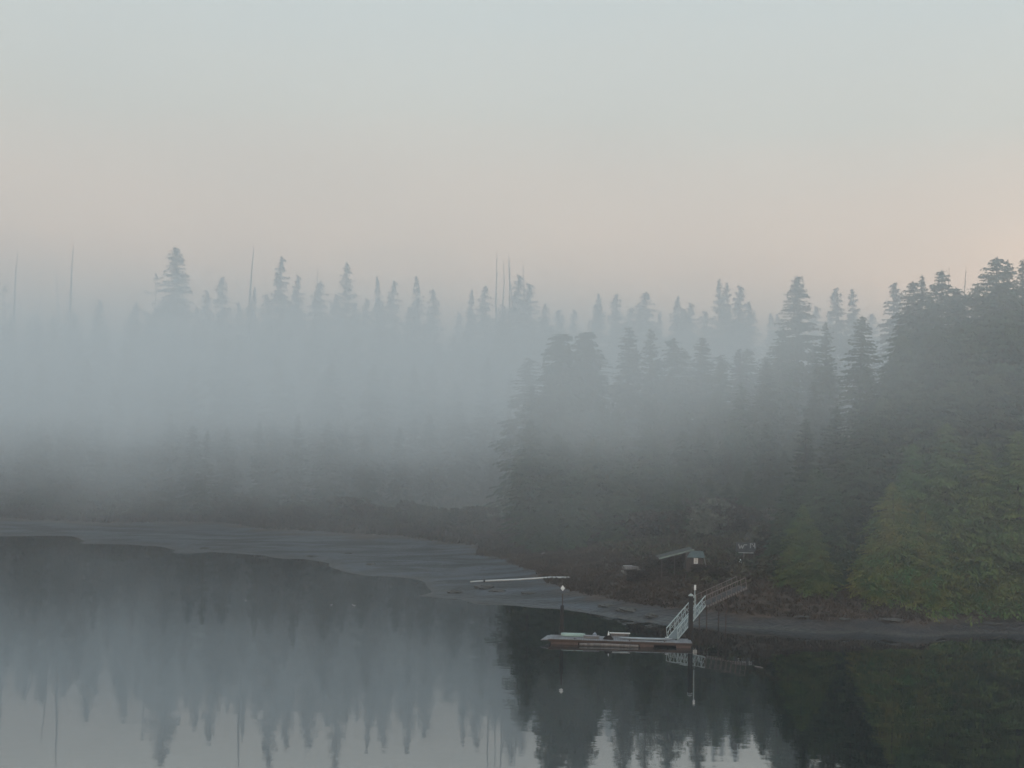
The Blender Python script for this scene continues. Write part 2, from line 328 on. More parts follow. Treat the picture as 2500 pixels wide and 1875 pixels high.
proto('far', 28, crown_mesh('crown', 28, 4.6, 6, M['needle_far'], .06, 12, 40, .85, .35, hang=.5, clump=.2, gap=.1, pw=.6), trunk_mesh('trunk', 28, .35, M['bark'], 6))
proto('far_b', 28, crown_mesh('crown', 28, 4.0, 7, M['needle_far'], .08, 12, 34, .8, .2, hang=.4, clump=.25, gap=.15, upturn=.1, pw=.75), trunk_mesh('trunk', 28, .3, M['bark'], 7))
proto('ragged', 28, crown_mesh('crown', 28, 5.6, 8, M['needle_far'], .2, 3.6, 60, .8, .3, hang=.3, clump=.3, gap=.3, upturn=.2, jit=.6), trunk_mesh('trunk', 28, .35, M['grey_bark'], 8, .02))
proto('snag', 30, None, trunk_mesh('trunk', 30, .40, M['grey_bark'], 9, .07, 6, .02, 46))
proto('snag_b', 30, None, trunk_mesh('trunk', 30, .34, M['grey_bark'], 10, .10, 6, .02, 60))
def round_crown(name, Ht, Rm, seed, mat_, n=9000, size=.6, z0=.25):
    g = np.random.RandomState(seed); cl = []
    for i in range(90):
        a = g.uniform(0, 6.28); u = g.uniform(z0, 1); rr_ = Rm * (1 - max(0, (u - .8) / .2) ** 3 * .55) * math.sqrt(g.uniform(.02, .8))
        cl.append((math.cos(a) * rr_, math.sin(a) * rr_, u * Ht * .97, g.uniform(.10, .22) * Rm))
    cl = np.array(cl); k = g.randint(0, len(cl), n); d = g.normal(0, 1, (n, 3)); d /= np.linalg.norm(d, axis=1, keepdims=True)
    c = cl[k, :3] + d * cl[k, 3:4] * g.uniform(.5, 1.1, (n, 1)) * [1, 1, .8]
    o = g.normal(0, 1, (n, 3)) + d; o /= np.linalg.norm(o, axis=1, keepdims=True); la = np.cross(o, g.normal(0, 1, (n, 3))); la /= np.linalg.norm(la, axis=1, keepdims=True)
    ln = size * g.uniform(.5, 1.2, (n, 1)); v = np.concatenate([c - o * ln * .5, c + la * ln * .3, c + o * ln * .5, c - la * ln * .3], 1).reshape(-1, 3)
    return mesh_np(name, v, np.arange(n * 4).reshape(n, 4), mat_)
proto('broad', 26, crown_mesh('crown', 26, 4.4, 21, M['needle'], .02, 24, 62, .6, .42, hang=.7, clump=.14, gap=.06, pw=.36, jit=.34), trunk_mesh('trunk', 26, .45, M['bark'], 11))
proto('bush', 3, round_crown('foliage', 3, 2.0, 12, M['bush'], 2200, .42, .05), None)
proto('bush_b', 3, round_crown('foliage', 3, 2.2, 13, M['brush'], 2200, .40, .05), None)
proto('pale', 3, round_crown('foliage', 3, 2.0, 14, M['pale_bush'], 1500, .30, .05), None)
def bare_tree(Ht, seed):
    rr = random.Random(seed); mb = MB()
    def br(p, d, L, r, lv):
        q = p + d * L; m_ = p.lerp(q, .5) + Vector((rr.uniform(-.05, .05), rr.uniform(-.05, .05), 0)) * L
        mb.tube([p, m_, q], [r, r * .8, r * .55], 5)
        if lv == 0: return
        for i in range(rr.choice((3, 4))):
            a = rr.uniform(0, 6.28); nd = (d + Vector((math.cos(a), math.sin(a), rr.uniform(.1, .6))) * rr.uniform(.45, .8)).normalized()
            br(p.lerp(q, rr.uniform(.45, 1)), nd, L * rr.uniform(.5, .75), r * .5, lv - 1)
    br(Vector((0, 0, -.5)), Vector((.03, 0, 1)).normalized(), Ht * .45, .10, 5)
    me = bpy.data.meshes.new('trunk'); me.from_pydata(mb.v, [], mb.f); me.materials.append(M['pale_bark']); return me
proto('alder', 12, None, bare_tree(12, 3))
NAMES = {'spruce': 'spruce_tree', 'spruce_b': 'spruce_tree', 'hemlock': 'hemlock_tree', 'cedar': 'cedar_tree', 'gold': 'cedar_tree', 'far': 'conifer_tree', 'far_b': 'conifer_tree', 'ragged': 'conifer_tree',
         'snag': 'dead_tree', 'snag_b': 'dead_tree', 'broad': 'round_topped_tree', 'bush': 'bush', 'bush_b': 'bush', 'pale': 'bush', 'alder': 'bare_tree'}
TREES = []
def plant(kind, x, y, height, wide=1.0, label='', group=None, rz=None, z=None):
    Ht, cr_, tr_ = PROTO[kind]
    o = empty(NAMES[kind], (x, y, (H(x, y) if z is None else z)), random.uniform(0, 6.28) if rz is None else rz)
    k = height / Ht; w = k * wide; o.scale = (w, w, k)
    tag(o, label, 'bush' if 'bush' in kind or kind == 'pale' else 'tree', group)
    if cr_ and tr_: o.rotation_euler = (random.gauss(0, .018), random.gauss(0, .018), o.rotation_euler[2])
    if tr_: link('trunk', tr_, o)
    if cr_: link('foliage' if 'bush' in kind or kind == 'pale' else 'crown', cr_, o)
    TREES.append(o); return o
def tree(kind, px, ty, d, wide=1.0, label='', group=None, rz=None):
    """top of the tree at photo pixel (px, ty), standing d metres away on the hillside"""
    p = PD(px, ty, d); return plant(kind, p.x, d, p.z - H(p.x, d), wide, label, group, rz)
random.seed(7)
# --- skyline of the far hill
G = 'conifers along the misty skyline'
SKY = [
 ('snag', 38, 612, 305, 1.0, 'tall thin bare dead trunk on the skyline nearest the left edge'),
 ('ragged', 17, 690, 300, .6, 'ragged thin conifer on the skyline beside the leftmost dead trunk'),
 ('snag_b', 151, 664, 305, 1.0, 'shorter bare dead trunk just left of the tallest one on the skyline'),
 ('snag', 172, 600, 300, 1.1, 'tallest bare dead trunk on the left skyline, left of the big spruce'),
 ('snag_b', 90, 722, 310, .8, 'short dead trunk low on the misty skyline between two tall dead trunks'),
 ('far', 243, 728, 296, .8, 'small bent-topped conifer in mist between dead trunks and big spruce'),
 ('far_b', 328, 735, 296, .9, 'low conifer fading in mist just left of the big spruce'),
 ('ragged', 384, 664, 322, 1.0, 'open ragged conifer with long side boughs leaning against the big spruce'),
 ('spruce', 432, 600, 324, 1.0, 'largest broad spruce on the left skyline with shaggy tiered boughs'),
 ('far', 503, 706, 310, .8, 'small conifer on the skyline just right of the big spruce'),
 ('far', 540, 674, 312, .85, 'rounded conifer on the skyline between big spruce and thin dead spire'),
 ('snag', 621, 604, 300, 1.2, 'thin dead spire rising beside the narrow round-topped conifer'),
 ('far_b', 619, 700, 302, .7, 'low slim conifer at the foot of the thin dead spire'),
 ('far', 681, 624, 303, .72, 'narrow round-topped conifer standing right of the thin dead spire'),
 ('far', 729, 670, 308, .75, 'short conifer on the skyline between two spired neighbours'),
 ('snag_b', 767, 648, 305, .9, 'needle-thin dead top poking above a bushy conifer on the skyline'),
 ('far', 779, 686, 300, 1.0, 'bushy conifer below the needle-thin dead top'),
 ('spruce_b', 847, 638, 297, .85, 'sharp-pointed spruce with a clear spire in the middle of the left skyline'),
 ('far_b', 921, 672, 305, .7, 'slim pointed conifer right of the sharp-pointed spruce'),
 ('far', 955, 684, 305, .75, 'small full conifer in the middle of the misty skyline'),
 ('far_b', 1017, 674, 306, .9, 'pointed conifer standing alone before the dip in the skyline'),
 ('far', 1059, 702, 306, .8, 'low conifer on the edge of the dip in the skyline'),
 ('far_b', 1153, 704, 300, .7, 'faint conifer just left of the cluster of bare spires'),
 ('far', 1181, 694, 303, .8, 'rounded conifer at the left foot of the bare spire cluster'),
 ('snag', 1219, 620, 300, 1.0, 'leftmost bare spire of the tight cluster on the skyline'),
 ('snag_b', 1230, 632, 302, 1.0, 'second bare spire from the left in the tight cluster'),
 ('snag', 1245, 640, 300, 1.1, 'middle bare spire of the tight cluster on the skyline'),
 ('snag_b', 1259, 624, 301, 1.1, 'tall bare spire right of the middle of the tight cluster'),
 ('snag', 1276, 645, 303, 1.1, 'rightmost bare spire of the tight cluster on the skyline'),
 ('far', 1250, 668, 298, .9, 'bushy conifer filling the centre of the bare spire cluster'),
 ('far', 1290, 690, 300, 1.1, 'broad conifer at the right foot of the bare spire cluster'),
 ('far_b', 1445, 712, 310, 1.0, 'small faint conifer top above the round-topped trees'),
 ('far', 1500, 716, 310, .9, 'small faint conifer right of the round-topped trees on the skyline'),
 ('far', 1584, 710, 308, 1.1, 'wider faint conifer in the centre-right of the skyline'),
 ('far_b', 1652, 720, 312, 1.0, 'low faint conifer left of the paired spires on the skyline'),
 ('spruce_b', 1759, 678, 305, .8, 'left one of the paired pointed spires right of centre on the skyline'),
 ('far_b', 1772, 688, 308, .8, 'right one of the paired pointed spires right of centre'),
 ('far', 1804, 697, 300, .9, 'full conifer just right of the paired pointed spires'),
 ('far', 2047, 700, 260, .9, 'faint conifer in mist between the two tall right-hand spruces'),
 ('far_b', 2095, 704, 265, 1.0, 'slim faint conifer behind the pointed middle tree on the right'),
 ('far', 2180, 688, 240, 1.0, 'broad faint conifer just left of the dark headland trees'),
]
for k, x, y, d, w, lb in SKY: tree(k, x, y, d, w, lb, G if 'snag' not in k else 'bare dead spires on the skyline')
# fill between the skyline trees, wholly merged in fog
GF = 'conifers lost in the fog on the hillside'; LF = 'conifer almost wholly hidden by fog on the far hillside'
def skyline_y(px): return np.interp(px, [0, 250, 330, 420, 540, 700, 860, 1000, 1100, 1240, 1320, 1500, 1700, 1800, 1900, 2200], [745, 765, 752, 715, 725, 712, 712, 722, 745, 715, 735, 738, 738, 722, 748, 745])
for i in range(52):
    px = -20 + i * 42 + random.uniform(-14, 14); tree(random.choice(('far', 'far', 'far_b')), px, skyline_y(px) + random.uniform(0, 30), 312 + random.uniform(-10, 22), random.uniform(.8, 1.2), LF, GF)
for row, (d, y0) in enumerate(((285, 800), (268, 900), (254, 1010))):
    for i in range(25):
        px = -20 + i * 56 + random.uniform(-20, 20) + row * 15
        if d < 262 and px > 1250: continue
        tree(random.choice(('far', 'far_b', 'far')), px, y0 + random.uniform(-35, 45), d + random.uniform(-6, 6) + 8 * (px < 500), random.uniform(1., 1.4), LF, GF)
# --- middle distance wood behind the shed
MID = [
 ('broad', 1384, 812, 208, 1.05, 'left half of the dense flat-topped pair standing alone in the fog'),
 ('broad', 1440, 806, 210, .95, 'right half of the dense flat-topped pair standing alone in the fog'),
 ('hemlock', 1352, 900, 212, 1.1, 'lower shaggy conifer on the left flank of the flat-topped pair'),
 ('spruce', 1538, 796, 216, 1.0, 'tall misty conifer first to the right of the flat-topped pair'),
 ('spruce_b', 1588, 800, 214, 1.1, 'sharp misty conifer second to the right of the flat-topped pair'),
 ('hemlock', 1648, 822, 214, 1.2, 'blunt misty conifer in the middle of the wood above the shed'),
 ('spruce', 1711, 822, 216, 1.0, 'misty conifer above and behind the shed roof'),
 ('hemlock', 1758, 880, 212, 1.1, 'lower misty conifer right above the shed'),
 ('far', 1804, 850, 222, 1.0, 'faint conifer in the gap left of the tall tiered spruce'),
 ('spruce', 1950, 670, 222, 1.15, 'tall tiered spruce with a crooked tip rising out of the fog left of the headland'),
 ('hemlock', 1900, 800, 216, 1.2, 'full conifer against the left flank of the tall tiered spruce'),
 ('hemlock', 1862, 880, 208, 1.1, 'shorter conifer at the left foot of the tall tiered spruce'),
 ('spruce_b', 2023, 785, 205, 1.1, 'narrow conifer between the tall tiered spruce and the pointed dark one'),
 ('spruce', 2095, 770, 196, 1.1, 'pointed dark conifer just left of the headland trees'),
]
for k, x, y, d, w, lb in MID: tree(k, x, y, d, w, lb, 'conifers in the middle-distance wood')
LM = 'lower conifer merging into the foggy wood behind the shore'; GM = 'conifers massed low in the middle-distance wood'
for row, (d, y0) in enumerate(((205, 960), (197, 1060), (226, 880))):
    for i in range(15):
        px = 1300 + i * 52 + random.uniform(-16, 16)
        tree(random.choice(('hemlock', 'spruce', 'hemlock')), px, y0 + random.uniform(-40, 40), d + random.uniform(-4, 4), random.uniform(1.1, 1.5), LM, GM)
for i in range(12):
    px = 1350 + i * 44 + random.uniform(-15, 15); tree('hemlock', px, 1165 + random.uniform(-40, 40), 194 + random.uniform(-4, 3) - max(0, (px - 1500)) * .04, random.uniform(1.3, 1.8), LM, GM)
# --- the dark headland on the right
HEAD = [
 ('spruce', 2234, 686, 166.0, 1.15, 'leftmost tall spruce of the dark headland with steep stepped boughs'),
 ('spruce_b', 2256, 668, 170.0, .9, 'slim spruce tip just behind the leftmost headland spruce'),
 ('spruce', 2300, 658, 164.0, 1.15, 'flat-tiered spruce second along the headland skyline'),
 ('spruce', 2406, 630, 163.0, 1.3, 'tallest dark spruce of the headland with a thin leader'),
 ('spruce_b', 2460, 634, 165.0, 1.1, 'spruce with a spiky top right of the tallest headland spruce'),
 ('spruce_b', 2497, 632, 166.0, 1.1, 'spruce cut by the right edge of the picture on the headland skyline'),
 ('snag', 2318, 652, 172.0, .8, 'left thin dead stick rising between headland spruces'),
 ('snag_b', 2352, 650, 172.0, .8, 'right thin dead stick rising between headland spruces'),
 ('hemlock', 2206, 800, 160.0, 1.3, 'shaggy conifer on the left shoulder of the headland'),
 ('hemlock', 2290, 790, 158.0, 1.4, 'broad dark conifer below the flat-tiered spruce'),
 ('hemlock', 2370, 780, 157.0, 1.3, 'broad dark conifer below the tallest headland spruce'),
 ('hemlock', 2450, 770, 156.0, 1.4, 'broad dark conifer on the right side below the skyline'),
 ('hemlock', 2530, 760, 156.0, 1.4, 'broad dark conifer half outside the right edge'),
 ('spruce_b', 2119, 892, 158.0, 1.4, 'dark spruce stepping down left from the headland top'),
 ('spruce_b', 2041, 990, 155.0, 1.5, 'small pointed spruce second from the left on the headland slope'),
 ('spruce_b', 1966, 1020, 155.0, 1.4, 'small pointed spruce at the left foot of the headland slope'),
 ('hemlock', 2160, 960, 153.0, 1.5, 'full dark hemlock behind the golden cedar'),
 ('hemlock', 2240, 930, 152.0, 1.5, 'full dark hemlock in the middle of the headland'),
 ('hemlock', 2330, 920, 151.0, 1.5, 'full dark hemlock behind the tall green cedar'),
 ('hemlock', 2425, 900, 151.0, 1.5, 'full dark hemlock on the right of the headland'),
 ('hemlock', 2510, 900, 151.0, 1.5, 'full dark hemlock against the right edge of the picture'),
 ('hemlock', 2000, 1140, 143.0, 1.7, 'low dark hemlock under the two small pointed spruces'),
 ('hemlock', 2085, 1090, 143.0, 1.6, 'dark hemlock just left of the green cedars'),
 ('hemlock', 1925, 1180, 143.0, 1.6, 'leftmost low hemlock of the headland beside the walkway'),
 ('cedar', 2225, 1080, 140.0, 1.2, 'tall green cedar directly behind the golden cedar'),
 ('cedar', 2310, 1030, 139.0, 1.2, 'tallest bright green cedar at the waterside'),
 ('cedar', 2400, 1080, 138.0, 1.3, 'green cedar second from the right edge at the waterside'),
 ('cedar', 2490, 1050, 138.0, 1.3, 'green cedar by the right edge at the waterside'),
 ('cedar', 1990, 1290, 137.0, 1.7, 'low dark green cedar left of the golden cedar above the beach'),
 ('cedar', 1925, 1330, 138.0, 1.8, 'lowest green cedar between the walkway and the headland'),
 ('gold', 2185, 1175, 137.5, 1.15, 'golden green cedar sweeping down to the beach at the left of the bright trees'),
 ('gold', 2130, 1310, 136.1, 1.3, 'low golden cedar skirt hanging over the beach'),
 ('gold', 2265, 1240, 136.5, 1.2, 'golden green cedar in the middle of the waterside row'),
 ('gold', 2350, 1280, 138.1, 1.3, 'low yellowish cedar under the tallest green cedar'),
 ('gold', 2440, 1260, 138.1, 1.3, 'low yellowish cedar second from the right edge at the waterside'),
 ('gold', 2520, 1270, 138.1, 1.3, 'low yellowish cedar cut by the right edge of the picture'),
 ('hemlock', 1895, 1290, 140, 1.5, 'small dark hemlock nearest the top of the walkway'),
 ('cedar', 1955, 1230, 139, 1.5, 'dark cedar between the lowest hemlocks and the green cedars'),
 ('hemlock', 2045, 1180, 140, 1.5, 'dark hemlock directly left of the golden cedar'),
 ('hemlock', 2115, 1010, 148, 1.5, 'tall hemlock rising behind the low golden cedar'),
 ('spruce_b', 2270, 740, 172, 1.4, 'dark spruce filling the gap behind the leftmost headland spruces'),
 ('spruce', 2350, 700, 170, 1.4, 'dark spruce filling the gap left of the tallest headland spruce'),
 ('spruce_b', 2435, 700, 170, 1.4, 'dark spruce filling the gap right of the tallest headland spruce'),
 ('hemlock', 2190, 860, 163, 1.5, 'dark hemlock on the steep left side of the headland'),
 ('hemlock', 2150, 930, 157, 1.6, 'dark hemlock lower on the steep left side of the headland'),
 ('hemlock', 2215, 745, 174, 1.25, 'bushy dark hemlock behind the leftmost tall headland spruce'),
 ('hemlock', 2262, 715, 174, 1.25, 'bushy dark hemlock between the leftmost and the flat-tiered headland spruce'),
 ('hemlock', 2330, 712, 174, 1.25, 'bushy dark hemlock between the two thin dead sticks on the headland'),
 ('hemlock', 2378, 690, 174, 1.25, 'bushy dark hemlock just left of the tallest headland spruce'),
 ('hemlock', 2432, 688, 174, 1.25, 'bushy dark hemlock just right of the tallest headland spruce'),
 ('hemlock', 2480, 695, 174, 1.25, 'bushy dark hemlock behind the spruce with the spiky top'),
 ('hemlock', 2525, 690, 174, 1.25, 'bushy dark hemlock at the right edge on the headland skyline'),
]
for k, x, y, d, w, lb in HEAD: tree(k, x, y, d, w, lb, 'trees of the dark headland')
tree('alder', 1690, 1165, 181, 1, 'pale leafless alder rising behind the shed', 'leafless alders')

# --- bushes along the edge of the wood
BL = 'dull brownish bush along the foot of the foggy wood'
for i in range(60):
    px = 0 + i * 31 + random.uniform(-12, 12)
    d = np.interp(px, [0, 700, 1100, 1300, 1600, 1900], [262, 243, 222, 200, 184, 170]) + random.uniform(0, 8)
    p = PD(px, 1200, d); plant(random.choice(('bush', 'bush_b')), p.x, d, random.uniform(2.5, 5), random.uniform(.8, 1.4), BL, 'bushes along the foot of the wood')
BB = [(1745, 1320, 176, 'pale', 5.0, 1.0, 'pale yellowish leafless bush between shed and lettered board'), (1715, 1330, 178, 'pale', 3.5, 1, 'small pale bush behind the shed roof'),
      (1895, 1330, 154, 'bush', 4, 1.2, 'dark green bush right of the top of the walkway'), (1880, 1385, 146, 'bush_b', 2.2, 1.2, 'brown bush beside the top of the walkway'),
      (1648, 1425, 151.5, 'bush_b', 1.7, 2.0, 'low brown bush on the bank in front of the shed'), (1560, 1425, 150, 'bush_b', 1.2, 2, 'low brown bush beside the driftwood heap'),
      (1760, 1420, 143, 'bush_b', 1.0, 2.2, 'reddish brown bush right of the shed'), (1715, 1425, 146, 'bush_b', .9, 2.4, 'low reddish bush below the white notice'),
      (1600, 1400, 156, 'bush_b', 1.6, 2.0, 'brown bush left of the shed'), (1900, 1440, 140, 'bush', 2.5, 1.6, 'dark bush above the narrow beach'), (1960, 1450, 141, 'bush', 2.6, 1.5, 'dark bush under the lowest green cedar')]
for px, py, d, k, h_, w, lb in BB: p = PD(px, py, d); plant(k, p.x, d, h_, w, lb, 'bushes round the shed')
# --- undergrowth and beach grass: nobody could count it
def scatter(name, region, n, size, hrange, mat_, seed, blades=5, upr=1.0, spread=.5):
    g = np.random.RandomState(seed); pts = region(g, n); z = hgt(pts[:, 0], pts[:, 1]); ok = (z > hrange[0]) & (z < hrange[1]); pts, z = pts[ok], z[ok]
    n = len(pts); b = np.repeat(np.arange(n), blades); m_ = len(b); o = g.normal(0, spread, (m_, 2)) * size
    s = size * g.uniform(.5, 1.3, m_); a = g.uniform(0, 6.28, m_); base = np.stack([pts[b, 0] + o[:, 0], pts[b, 1] + o[:, 1], z[b] - .08 + (g.uniform(0, .6, m_) * size if upr < .7 else 0)], 1)
    dx = np.stack([np.cos(a), np.sin(a), np.zeros(m_)], 1) * (s * .30)[:, None]
    tip = base + np.stack([g.normal(0, .5, m_) * s, g.normal(0, .5, m_) * s, s * upr], 1)
    v = np.concatenate([base - dx, base + dx, tip], 1).reshape(-1, 3)
    return link(name, mesh_np(name, v, np.arange(m_ * 3).reshape(m_, 3), mat_))
def hill(g, n): return np.stack([g.uniform(-150, 150, n), g.uniform(135, 340, n)], 1)
def beach(g, n):
    return np.stack([g.uniform(-5, 45, n), g.uniform(128, 200, n)], 1)
u = scatter('undergrowth', hill, 40000, .62, (3.4, 60), M['bush'], 5, 12, .6, 1.0); tag(u, 'dark tangled undergrowth covering the wooded slope', 'undergrowth', kind='stuff')
def mudflat(g, n): return np.stack([g.uniform(-120, 60, n), 118 + 150 * g.uniform(0, 1, n) ** 1.3, ], 1)
u = scatter('seaweed', mudflat, 16000, .22, (.02, 1.3), M['dark_drift'], 8, 5, .22, 1.6); tag(u, 'dark scraps of seaweed and stones strewn over the mudflat', 'seaweed', kind='stuff')
u = scatter('beach_grass', beach, 30000, .35, (1.05, 6), M['grass'], 6, 6, 1.0); tag(u, 'flattened brown grass and weed on the upper beach', 'grass', kind='stuff')
def far_edge(g, n): return np.stack([g.uniform(-120, 15, n), g.uniform(190, 285, n)], 1)
u = scatter('shore_grass', far_edge, 26000, .7, (1.35, 4), M['brush'], 7, 5, .9); tag(u, 'brown marsh grass fringing the far mudflat', 'grass', kind='stuff')
# ------------------------------------------------------------ rocks, seaweed lumps on the mud
def rock_mesh(seed):
    g = np.random.RandomState(seed); import bmesh
    bm = bmesh.new(); bmesh.ops.create_icosphere(bm, subdivisions=3, radius=1)
    ph = g.uniform(0, 6, 9)
    for v in bm.verts:
        c = v.co; k = 1 + .22 * math.sin(3 * c.x + ph[0]) * math.cos(2.6 * c.y + ph[1]) + .14 * math.sin(6 * c.z + ph[2] + 4 * c.x) + .09 * math.sin(9 * c.y + ph[3])
        v.co = Vector((c.x * k, c.y * k * .8, max(c.z * k * .55, -.3)))
    me = bpy.data.meshes.new('rock'); bm.to_mesh(me); bm.free(); me.materials.append(M['rock']); return me
RM = [rock_mesh(i) for i in range(4)]
ROCKS = [(500, 1339, .7, 'dark rock on the far mudflat near the left waterline'), (640, 1363, .5, 'small stone at the waterline of the far mudflat'), (762, 1360, .6, 'stone at the tip of the first mud point'),
         (1006, 1424, .9, 'dark weedy lump in the middle of the mudflat'), (905, 1379, .5, 'small dark lump high on the mudflat'), (850, 1352, .4, 'small stone behind the first mud point'),
         (1180, 1436, 1.0, 'weedy lump below the left end of the white pole'), (1215, 1444, .8, 'weedy lump below the middle of the white pole'), (1110, 1448, .7, 'weedy lump near the waterline left of the white pole'),
         (1290, 1450, .6, 'small lump right below the white pole'), (1205, 1364, .7, 'dark rock at the top edge of the mudflat'), (1330, 1353, .5, 'pale rock in the brown grass above the mudflat', 1), (1120, 1289, .5, 'tiny pale rock at the far grass edge', 1),
         (1480, 1482, .8, 'dark rock right of the diamond-topped pile'), (1530, 1492, .9, 'dark rock on the beach left of the gangway'), (1590, 1505, .7, 'dark rock near the foot of the gangway'),
         (2060, 1512, 1.3, 'long dark rock on the narrow beach under the golden cedar'), (2180, 1518, 1.4, 'dark rock shelf on the narrow beach'), (2290, 1522, 1.0, 'dark rock on the narrow beach right of the shelf'), (2420, 1525, 1.2, 'dark rock near the right edge on the narrow beach'), (1960, 1508, .9, 'dark rock at the left end of the narrow beach')]
for r in ROCKS:
    p = hit(r[0], r[1])
    o = link('rock', RM[random.randrange(4)]); o.location = (p.x, p.y, H(p.x, p.y) + .02); k = r[2]; o.scale = (k * random.uniform(1, 1.6), k, k * random.uniform(.5, .9)); o.rotation_euler = (0, 0, random.uniform(-.6, .6))
    if r[0] > 1900: o.scale = (k * random.uniform(.6, 1.4), k * .5, k * random.uniform(.18, .3))
    if len(r) > 4: o.data = o.data.copy(); o.data.materials[0] = M['drift']
    tag(o, r[3], 'rock', 'rocks and lumps on the shore')
# ------------------------------------------------------------ dock
A = P(1322, 1559, .5); B = P(1690, 1570, .5); ex = (B - A).normalized(); ang = math.atan2(ex.y, ex.x); DL = (B - A).length
dock = empty('floating_dock', (A.x, A.y, 0), ang); tag(dock, 'long low floating dock with grey deck and rusty floats', 'dock')
DM = Matrix.Translation((A.x, A.y, 0)) @ Matrix.Rotation(ang, 4, 'Z')
DI = DM.inverted()
DW = 2.5
mb = MB(); nb = 62; x0 = .75
for i in range(nb):
    w = (DL - x0) / nb; mb.box((x0 + (i + .5) * w, DW / 2, .475 + random.uniform(-.004, .004)), (w - .015, DW, .05))
mb.build('deck', M['deck'], dock)
mb = MB(); mb.box((DL / 2 + x0 / 2, .06, .33), (DL - x0, .12, .23)); mb.box((DL / 2 + x0 / 2, DW - .06, .33), (DL - x0, .12, .23)); mb.box((x0 + .06, DW / 2, .33), (.12, DW - .25, .23)); mb.box((DL - .06, DW / 2, .33), (.12, DW - .25, .23))
mb.box((x0 + 1.5, -.05, .40), (3.2, .08, .14)); mb.build('side_beam', M['timber'], dock)
mb = MB(); mb.poly([(-.1, .2, .36), (x0, 0, .47), (x0, DW - .15, .47), (.5, DW - .1, .46), (-.1, .2, .30), (x0, 0, .40), (x0, DW - .15, .40), (.5, DW - .1, .39)], [(0, 1, 2, 3), (7, 6, 5, 4), (0, 4, 5, 1), (1, 5, 6, 2), (2, 6, 7, 3), (3, 7, 4, 0)]); mb.build('end_plate', M['deck'], dock)
for x, w in ((2.2, 2.6), (6, 1.2), (DL - 4.3, 1.35), (DL - .8, 1.35)):
    mb = MB(); mb.box((x, .42, .08), (w, .9, .3)); mb.box((x, DW - .5, .08), (w, .9, .3)); mb.build('float', M['float_'], dock, bevel=.04)
for x in (3.2, 8.4, DL - 2.6):
    mb = MB(); mb.box((x, .12, .54), (.08, .06, .08)); mb.bar((x - .18, .12, .59), (x + .18, .12, .59), .04, .035); mb.build('cleat', M['timber'], dock)
def on_dock(px, py, z=.5): return DI @ P(px, py, z)
# log lashed along the front
lg = empty('mooring_log', DM @ Vector((0, -.35, 0)), ang); tag(lg, 'long pale brown log floating along the front of the dock', 'log')
a = on_dock(1415, 1568, .15).x; b = on_dock(1558, 1573, .15).x
MB().tube([(a, 0, .12), ((a + b) / 2, .03, .13), (b, 0, .12)], [.13, .14, .12], 10).build('log_body', M['drift'], lg, True)
mb = MB()
for x in (a + .8, b - .8): mb.tube([(x, -.16, .10), (x, -.05, .28), (x, .3, .40)], .025, 5)
mb.build('lashing', M['creosote'], lg)
# kayak lying along the deck
def hull(L, w, h, n=18, k=10):
    mb = MB()
    for i in range(n + 1):
        t = i / n; s = math.sin(math.pi * t) ** .55 + .03; z0 = .10 * (2 * t - 1) ** 4
        for j in range(k):
            a = 2 * math.pi * j / k; mb.v.append(((t - .5) * L, math.cos(a) * w / 2 * s, h / 2 + math.sin(a) * h / 2 * (s * .6 + .4 * min(1, s * 2)) + z0))
    for i in range(n):
        for j in range(k):
            p = i * k + j; q = i * k + (j + 1) % k; mb.f.append([p, q, q + k, p + k])
    mb.f.append(list(range(k))[::-1]); mb.f.append([n * k + j for j in range(k)])
    return mb
pk = on_dock(1575, 1560); ky = empty('kayak', DM @ Vector((pk.x, 1.05, .5)), ang); tag(ky, 'long pale grey kayak lying on the right half of the dock', 'kayak')
hull(5.2, .66, .20).build('hull', M['kayak'], ky, True)
mb = MB(); mb.tube([(.45 * math.cos(t), .2 * math.sin(t), .315) for t in [2 * math.pi * i / 16 for i in range(17)]], .02, 5); mb.build('cockpit_rim', M['creosote'], ky)
MB().box((2.05, 0, .30), (.35, .12, .05)).build('bow_fitting', M['white'], ky, bevel=.01)
pk = on_dock(1400, 1547); ct = empty('upturned_canoe', DM @ Vector((pk.x, 1.75, .5)), ang - .04); tag(ct, 'pale green upturned canoe at the left end of the dock', 'canoe')
mb = MB()
n_, k_ = 20, 9
for i in range(n_ + 1):
    t = i / n_; s = min(1, math.sin(math.pi * t) ** .35 + .12)
    for j in range(k_ + 1):
        a = math.pi * j / k_; mb.v.append(((t - .5) * 2.4, math.cos(a) * .30 * s, .05 + math.sin(a) * .30 * (.75 + .25 * s)))
for i in range(n_):
    for j in range(k_): p = i * (k_ + 1) + j; mb.f.append([p, p + 1, p + k_ + 2, p + k_ + 1])
mb.f.append(list(range(k_ + 1))); mb.f.append([n_ * (k_ + 1) + j for j in range(k_ + 1)][::-1])
mb.build('hull', M['pale_green'], ct, True)
MB().tube([(-1.2, 0, .37), (0, 0, .365), (1.2, 0, .37)], .022, 5).build('keel', M['alu_deck'], ct)
